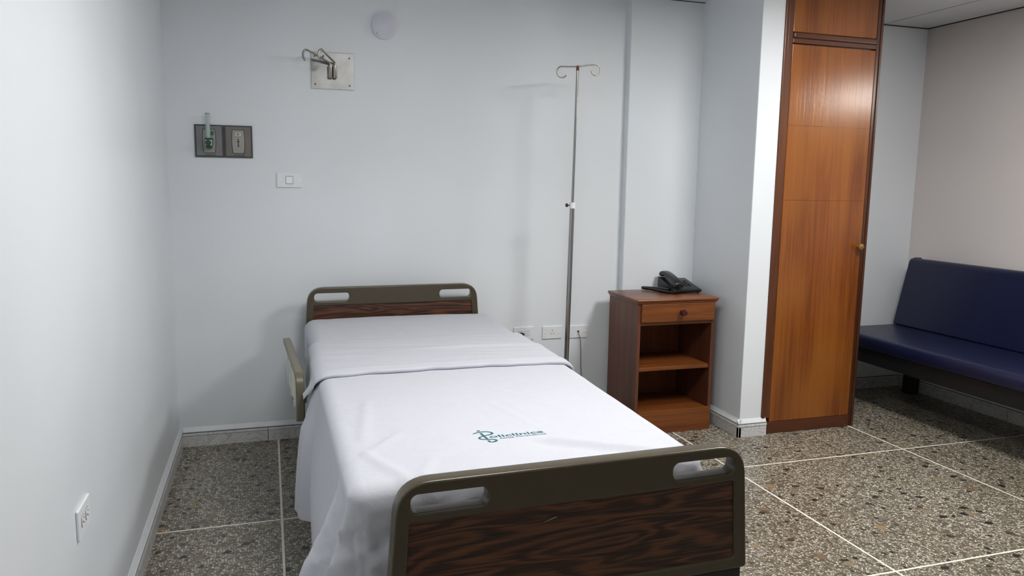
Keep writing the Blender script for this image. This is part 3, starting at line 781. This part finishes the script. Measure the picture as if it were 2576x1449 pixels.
# ================================================================== IV POLE
iv = thing('iv_pole', 'steel drip stand with two curled hooks between the bed and the nightstand', 'iv stand', (1.905, -.285, 0))
lean = .022
def pz(z): return (lean*(z-.35)/1.5, 0, z)
MB().tube([pz(.12), pz(1.19)], .0125, 16).build('lower_tube', 'chrome', iv, 40)
MB().tube([pz(1.15), pz(1.882)], .0068, 12).build('upper_tube', 'chrome', iv, 40)
MB().tube([pz(1.180), pz(1.210)], .0165, 16).build('collar', 'white', iv, 40)
kx = pz(1.196)[0]
MB().lathe([(.003, 0), (.003, .010), (.009, .011), (.010, .018), (.007, .021)], (kx-.015, 0, 1.196), '-x', 12).build('clamp_knob', 'black', iv, 40)
tz = pz(1.882)
def arc(cx_, cz_, r_, a0, a1, n=12): return [(cx_+r_*math.cos(R(a0+(a1-a0)*i/n)), cz_+r_*math.sin(R(a0+(a1-a0)*i/n))) for i in range(n+1)]
lh = [(0, 0), (-.045, -.003), (-.075, -.004)]+arc(-.083, -.031, .027, 85, 325)
rh = [(0, 0), (.035, .006), (.075, .013)]+arc(.098, -.012, .026, 95, -175)
MB().tube([(tz[0]+a, 0, tz[2]+b) for a, b in lh], .0036, 8).build('hook', 'rod', iv, 60)
MB().tube([(tz[0]+a, 0, tz[2]+b) for a, b in rh], .0036, 8).build('hook', 'rod', iv, 60)
MB().tube([pz(1.862), pz(1.886)], .0076, 12).build('rusty_weld', 'rust', iv, 40)
MB().lathe([(.035, .085), (.045, .095), (.045, .115), (.03, .135), (.014, .15)], (0, 0, 0), 'z', 20).build('hub', 'dark', iv, 40)
for k in range(4):
    a = R(45+90*k); c_, s_ = math.cos(a), math.sin(a)
    lg = MB().tube([(c_*.03, s_*.03, .105), (c_*.14, s_*.14, .085), (c_*.225, s_*.225, .062)], .011, 10).build('leg', 'chrome', iv, 40)
    MB().lathe([(.010, -.010), (.025, -.008), (.027, 0), (.025, .008), (.010, .010)], (c_*.23, s_*.23, .027), 'x', 14).build('caster', 'blackm', lg, 40)

# ================================================================== WALL FITTINGS (back wall at y = 0)
# IV hook bracket
hk = thing('wall_hook_bracket', 'square steel wall plate with two swivelling drip hooks', 'wall hook', (.758, 0, 1.830))
MB().bbox(-.102, .102, -.004, -.0003, -.087, .087, .0012).build('plate', 'steel', hk)
for a, b in ((-.083, .066), (.081, .064), (-.083, -.066), (.081, -.066)):
    MB().lathe([(.0042, 0), (.0042, .0015), (.003, .003)], (a, -.0038, b), 'y', 10).build('screw', 'screw', hk, 40)
for x in (-.012, .010):
    sk = MB(); sk.lathe([(.009, 0), (.0104, .003), (.0104, .058), (.008, .060)], (x, -.024, -.035), 'z', 16); sk.box(x-.003, x+.003, -.016, -.003, -.028, .018)
    sk.build('socket', 'rod', hk, 40)
def hookrod(pts, r_=.0048):
    o = hk.location; P = [Vector(p)-o for p in pts]; out = []
    for i in range(len(P)-1):
        p0 = P[max(i-1, 0)]; p1 = P[i]; p2 = P[i+1]; p3 = P[min(i+2, len(P)-1)]
        n = 8
        for k in range(n):
            t = k/n; out.append(.5*((2*p1)+(p2-p0)*t+(2*p0-5*p1+4*p2-p3)*t*t+(3*p1-p0-3*p2+p3)*t**3))
    out.append(P[-1]); return MB().tube(out, r_, 10)
hookrod([(.746, -.024, 1.845), (.746, -.024, 1.860), (.738, -.029, 1.867), (.690, -.065, 1.886), (.645, -.097, 1.903), (.629, -.109, 1.9055), (.618, -.115, 1.896), (.6155, -.118, 1.878), (.619, -.120, 1.863), (.624, -.121, 1.855)]).build('hook_rod', 'rod', hk, 60)
hookrod([(.768, -.024, 1.845), (.768, -.024, 1.862), (.764, -.029, 1.870), (.738, -.075, 1.884), (.708, -.140, 1.899), (.697, -.158, 1.904), (.686, -.165, 1.896), (.682, -.166, 1.876), (.686, -.163, 1.863), (.693, -.156, 1.860), (.701, -.147, 1.868), (.707, -.141, 1.880)]).build('hook_rod', 'rod', hk, 60)
# unlit round lamp
rl = thing('wall_lamp', 'unlit round white lamp high on the back wall', 'lamp', (1.012, 0, 2.059))
MB().lathe([(.060, 0), (.063, .002), (.063, .016), (.0625, .022)], (0, -.0003, 0), 'y', 48).build('rim', 'white', rl, 40)
MB().lathe([(.0615, .018), (.060, .026), (.050, .030), (.001, .032)], (0, 0, 0), 'y', 48).build('diffuser', 'lampoff', rl, 40)
MB().lathe([(.0022, 0), (.0022, .0012)], (-.040, -.0268, -.040), 'y', 8).build('screw', 'slot', rl)
# second, lit round lamp on the right wall (seen only as the sheen on the wardrobe door)
r2 = thing('wall_lamp', 'lit round white lamp on the right wall above the bench', 'lamp', (XR, -1.72, 1.925), R(-90))
MB().lathe([(.088, 0), (.091, .002), (.091, .016), (.090, .022)], (0, -.0003, 0), 'y', 40).build('rim', 'white', r2, 40)
MB().lathe([(.088, .018), (.086, .026), (.07, .030), (.001, .032)], (0, 0, 0), 'y', 40).build('diffuser', 'lampd', r2, 40)
# ceiling light panels
for k_, ((lx, ly), a, b, m) in enumerate(LAMPS):
    L = thing('ceiling_light', ['square light panel on the ceiling in front of the wardrobe', 'square light panel on the ceiling near the left wall'][k_], 'ceiling light', (lx, ly, CEIL))
    fr = MB()
    for s_ in (-1, 1): fr.box(-a/2-.02, a/2+.02, s_*(b/2+.01)-.01, s_*(b/2+.01)+.01, -.018, -.0005); fr.box(s_*(a/2+.01)-.01, s_*(a/2+.01)+.01, -b/2, b/2, -.018, -.0005)
    fr.build('frame', 'white', L)
    MB().box(-a/2, a/2, -b/2, b/2, -.014, -.001).build('diffuser', m, L)
# medical gas outlets
def gas(x0, x1, label, mat, warm):
    g = thing('gas_outlet', label, 'gas outlet', ((x0+x1)/2, 0, 1.478))
    w_ = (x1-x0)/2-.0008; h_ = .0755
    MB().bbox(-w_, w_, -.008, -.0003, -h_, h_, .0015).build('back_plate', 'gasgr', g)
    MB().bbox(-w_+.0075, w_-.0075, -.0105, -.007, -h_+.007, h_-.006, .0015).build('face_plate', mat, g)
    ins = rpoly([(-.023, -.053, .004), (-.031, 0, .05), (-.024, .053, .004), (.024, .053, .004), (.031, 0, .05), (.023, -.053, .004)], 6)
    mk = rpoly([(-.026, -.056, .004), (-.034, 0, .05), (-.027, .056, .004), (.027, .056, .004), (.034, 0, .05), (.026, -.056, .004)], 6)
    MB().prism(mk, -.0112, -.010).build('insert_groove', 'gasgr', g)
    MB().prism(ins, -.0135, -.011).build('insert', 'gasin', g)
    for i in range(14):   # tiny illegible imprint under the insert
        xx = -.024+i*.0036; MB().box(xx, xx+.0026, -.0110, -.0104, -.066-(i % 3)*.0004, -.0625+(i % 2)*.0006).build('imprint', 'gasgr', g)
    return g
g1 = gas(.1215, .2505, 'left grey medical gas outlet holding the flowmeter', 'gasp', 0)
g2 = gas(.2505, .3795, 'right grey medical gas outlet with bare connector holes', 'gaspd', 1)
MB().prism([(-.014, .0275), (-.011, .043), (.011, .043), (.014, .0275)], -.0145, -.013).build('label_plate', 'label', g2)
for i in range(3): MB().box(-.007, .007-.002*(i % 2), -.0149, -.0143, .0300+i*.0038, .0318+i*.0038).build('label_line', 'gasgr', g2)
for zz, rr_ in ((.010, .0032), (.0, .0046), (-.0105, .0034)): MB().lathe([(rr_, 0), (rr_, .001)], (0, -.0133, zz), 'y', 14).build('connector_hole', 'slot', g2)
MB().prism(rrect(-.003, .003, -.0245, -.0155, .0028, 3), -.0143, -.0132).build('connector_hole', 'slot', g2)
MB().prism(rrect(.008, .021, .026, .046, .003, 3), -.0148, -.013).build('label_plate', 'greenb', g1)
fm = thing('oxygen_flowmeter', 'green oxygen flowmeter with clear upright tube plugged into gas outlet', 'flowmeter', (.187, -.015, 1.478))
MB().prism(rpoly([(-.012, -.036, .002), (-.017, .012, .002), (.017, .012, .002), (.016, -.015, .002), (.011, -.036, .002)], 3), -.034, -.002).build('body', 'green', fm)
MB().prism(rpoly([(-.0145, -.022, .002), (-.0155, .0035, .002), (.0145, .0035, .002), (.0135, -.022, .002)], 3), -.0352, -.0335).build('dial_label', 'label', fm)
MB().lathe([(.0115, 0), (.0125, .004), (.0125, .016), (.010, .019)], (-.002, -.035, -.010), 'y', 18).build('knob', 'green', fm, 40)
MB().lathe([(.0100, 0), (.0100, .112), (.0085, .114)], (-.003, -.022, .012), 'z', 16).build('tube', 'tube', fm, 40)
MB().lathe([(.0035, 0), (.0035, .098)], (-.003, -.022, .012), 'z', 8).build('inner_tube', 'label', fm, 40)
MB().lathe([(.0108, 0), (.0108, .005)], (-.003, -.022, .1215), 'z', 16).build('tube_cap', 'gasin', fm, 40)
MB().lathe([(.012, 0), (.012, .006)], (-.003, -.022, .010), 'z', 16).build('tube_seat', 'gasin', fm, 40)

# wall plates: switch, sockets, telephone jack
def plate(name, label, cat, loc, rz=0, w_=.0575, h_=.0355):
    g = thing(name, label, cat, loc, rz)
    MB().bbox(-w_, w_, -.007, -.0003, -h_, h_, .0022).build('cover_plate', 'white', g)
    return g
def caps(g, xs, z=0):
    for x in xs: MB().lathe([(.0055, 0), (.0055, .0016), (.004, .0024)], (x, -.0068, z), 'y', 14).build('screw_cap', 'whiteb', g, 40)
sw = plate('light_switch', 'white light switch with square rocker on the back wall', 'switch', (.5435, 0, 1.301))
MB().bbox(-.0175, .0175, -.0078, -.006, -.0185, .0185, .0008).build('rocker_gap', 'gasgr', sw)
MB().bbox(-.0160, .0160, -.0100, -.007, -.0170, .0170, .0014).build('rocker', 'whiteb', sw)
caps(sw, (-.041, .042), .0)
def duplex(g):
    for s_ in (-1, 1):
        MB().prism(rpoly([(s_*.0205-.0157, -.0132, .007), (s_*.0205-.0157, .0132, .007), (s_*.0205+.0157, .0132, .007), (s_*.0205+.0157, -.0132, .007)], 4), -.0076, -.0064).build('receptacle_gap', 'gasgr', g)
        f = MB().prism(rpoly([(s_*.0205-.0145, -.012, .006), (s_*.0205-.0145, .012, .006), (s_*.0205+.0145, .012, .006), (s_*.0205+.0145, -.012, .006)], 4), -.0088, -.0065).build('receptacle', 'whiteb', g)
        for zz in (-.0062, .0062): MB().box(s_*.0205-.001, s_*.0205+.007, -.0092, -.0086, zz-.001, zz+.001).build('slot', 'slot', f)
        MB().lathe([(.0022, 0), (.0022, .0006)], (s_*.0205-.0075, -.0087, 0), 'y', 8).build('slot', 'slot', f)
o1 = plate('power_outlet', 'white duplex power outlet behind the bed with black plug', 'outlet', (1.763, 0, .485)); duplex(o1)
pg = thing('power_plug', 'black power plug in the outlet behind the bed', 'plug', (1.742, -.0095, .482))
MB().bbox(-.016, .016, -.030, 0, -.012, .011, .008, 3).build('plug_body', 'black', pg)
MB().tube([(-.004, -.028, 0), (.004, -.045, -.01), (.010, -.050, -.04), (.008, -.045, -.12), (0, -.03, -.30), (-.02, -.028, -.478)], .0045, 8).build('cord', 'black', pg, 60)
o2 = plate('power_outlet', 'white three-pin power socket between the bed and the drip stand', 'outlet', (1.930, 0, .483)); caps(o2, (-.041, .041))
for cx_, cz_, a in ((0, .012, 0), (-.0085, -.006, -32), (.0085, -.006, 32)):
    m_ = MB().box(-.001, .001, -.0078, -.0068, -.005, .005)
    ob = m_.build('slot', 'slot', o2); ob.location = (cx_, 0, cz_); ob.rotation_euler = (0, R(-a if a else 0), 0)
jk = plate('telephone_jack', 'white telephone jack plate right of the drip stand', 'outlet', (2.0855, 0, .481)); caps(jk, (-.041, .041))
MB().box(-.006, .006, -.0078, -.0066, -.004, .006).build('jack_opening', 'slot', jk)
cb = MB().tube([(2.084, -.008, .481), (2.085, -.016, .477), (2.090, -.019, .455), (2.098, -.016, .422), (2.103, -.014, .36), (2.104, -.014, .30), (2.107, -.018, .24), (2.112, -.022, .12), (2.10, -.025, .012), (2.06, -.05, .004)], .0022, 8).build('telephone_cable', 'cable', None, 60)
tag(cb, 'thin grey cable hanging from the telephone jack down the wall', 'cable')
o4 = plate('power_outlet', 'white duplex power outlet low on the left wall', 'outlet', (0, -1.975, .505), R(90)); duplex(o4)

# ================================================================== TELEPHONE
TP = (2.612, -.185, NZ)
ph = thing('telephone', 'black corded desk telephone on the nightstand', 'telephone', TP, R(-2))
# body: wedge, low at the front (-y), high at the back
def wedge(x0, x1, y0, y1, h0, h1, z0=.006, b=.004):
    mb = MB(); vs = [(x0, y0, z0), (x1, y0, z0), (x1, y1, z0), (x0, y1, z0), (x0, y0, h0), (x1, y0, h0), (x1, y1, h1), (x0, y1, h1)]
    mb.add(vs, [(0,3,2,1), (4,5,6,7), (0,1,5,4), (1,2,6,5), (2,3,7,6), (3,0,4,7)])
    bm = bmesh.new(); 
    for v in mb.v: bm.verts.new(v)
    bm.verts.ensure_lookup_table()
    for f in mb.f: bm.faces.new([bm.verts[i] for i in f])
    bmesh.ops.bevel(bm, geom=bm.edges[:], offset=b, segments=2, profile=.5, affect='EDGES'); bm.verts.index_update()
    out = MB(); out.add([v.co for v in bm.verts], [[v.index for v in f.verts] for f in bm.faces]); bm.free(); return out
wedge(-.085, .085, -.098, .098, .020, .062, .005, .005).build('body', 'black', ph, 35)
for a in (-.07, .07):
    for b in (-.08, .08): MB().lathe([(.007, 0), (.007, .006)], (a, b, 0), 'z', 10).build('foot', 'blackm', ph)
# handset cradle on the left
cr = wedge(-.086, -.022, -.090, .098, .024, .072, .018, .004); cr.build('cradle', 'blackm', ph, 35)
sl = (.062-.020)/.196
def on_body(y): return .020+(y+.098)*sl
kx0 = .004
for r__ in range(4):
    for c_ in range(3):
        yy = .038-.022*r__; xx = kx0+.023*c_
        k_ = MB().bbox(-.0075, .0075, -.006, .006, -.001, .0045, .002, 2).build('key', 'keyp', ph); k_.location = (xx, yy, on_body(yy)); k_.rotation_euler = (math.atan(sl), 0, 0)
# handset: arched bar with ear and mouth cups
hs_pts = [(-.102, .016, .052), (-.098, .030, .050), (-.085, .038, .046), (-.06, .044, .040), (0, .047, .040), (.06, .044, .044), (.085, .038, .050), (.098, .030, .052), (.103, .016, .050)]
hmb = MB(); vs = []; fs = []
prof_n = 12
for (u, z_, wd_) in hs_pts:
    bot = {0: .004, 1: .0, 2: .0, 3: .020, 4: .024, 5: .020, 6: .0, 7: .0, 8: .004}[hs_pts.index((u, z_, wd_))]
    for k in range(prof_n):
        a = 2*math.pi*k/prof_n; ca, sa = math.cos(a), math.sin(a)
        ex = math.copysign(abs(ca)**.5, ca)*wd_/2; ez = (z_+bot)/2+math.copysign(abs(sa)**.5, sa)*(z_-bot)/2
        vs.append((ex, u, ez))
n_ = len(hs_pts)
for i in range(n_-1):
    for k in range(prof_n): fs.append((i*prof_n+k, i*prof_n+(k+1) % prof_n, (i+1)*prof_n+(k+1) % prof_n, (i+1)*prof_n+k))
fs.append(tuple(range(prof_n))); fs.append(tuple((n_-1)*prof_n+k for k in range(prof_n)))
hmb.add(vs, fs); hsd = hmb.build('handset', 'black', ph, 50)
hsd.location = (-.054, .004, .050); hsd.rotation_euler = (math.atan(sl)+.03, 0, 0)
ss = hsd.modifiers.new('sub', 'SUBSURF'); ss.levels = 1; ss.render_levels = 2
# coiled cord: helix along a looping path on the nightstand top
ctrl = [(-.054, -.106, .034), (-.062, -.122, .018), (-.085, -.118, .010), (-.110, -.098, .009), (-.128, -.060, .009), (-.142, .005, .009), (-.168, .060, .009), (-.182, .085, .010), (-.172, .092, .011), (-.150, .070, .012), (-.120, .030, .013), (-.098, -.030, .014), (-.088, -.055, .018)]
cp = [Vector(c) for c in ctrl]; dense = []
for i in range(len(cp)-1):
    p0 = cp[max(i-1, 0)]; p1 = cp[i]; p2 = cp[i+1]; p3 = cp[min(i+2, len(cp)-1)]
    for k in range(24):
        t = k/24; dense.append(.5*((2*p1)+(p2-p0)*t+(2*p0-5*p1+4*p2-p3)*t*t+(3*p1-p0-3*p2+p3)*t**3))
hel = []; acc = 0
for i in range(len(dense)-1):
    d = dense[i+1]-dense[i]; L_ = d.length; d.normalize(); sd = d.cross(Vector((0, 0, 1))).normalized(); u_ = sd.cross(d)
    steps = max(2, int(L_/.0005))
    for k in range(steps):
        acc += L_/steps; a = acc/.0046*2*math.pi; p = dense[i].lerp(dense[i+1], k/steps)
        hel.append(p+(sd*math.cos(a)+u_*math.sin(a))*.0058)
MB().tube(hel, .0019, 5).build('coiled_cord', 'black', ph, 80)
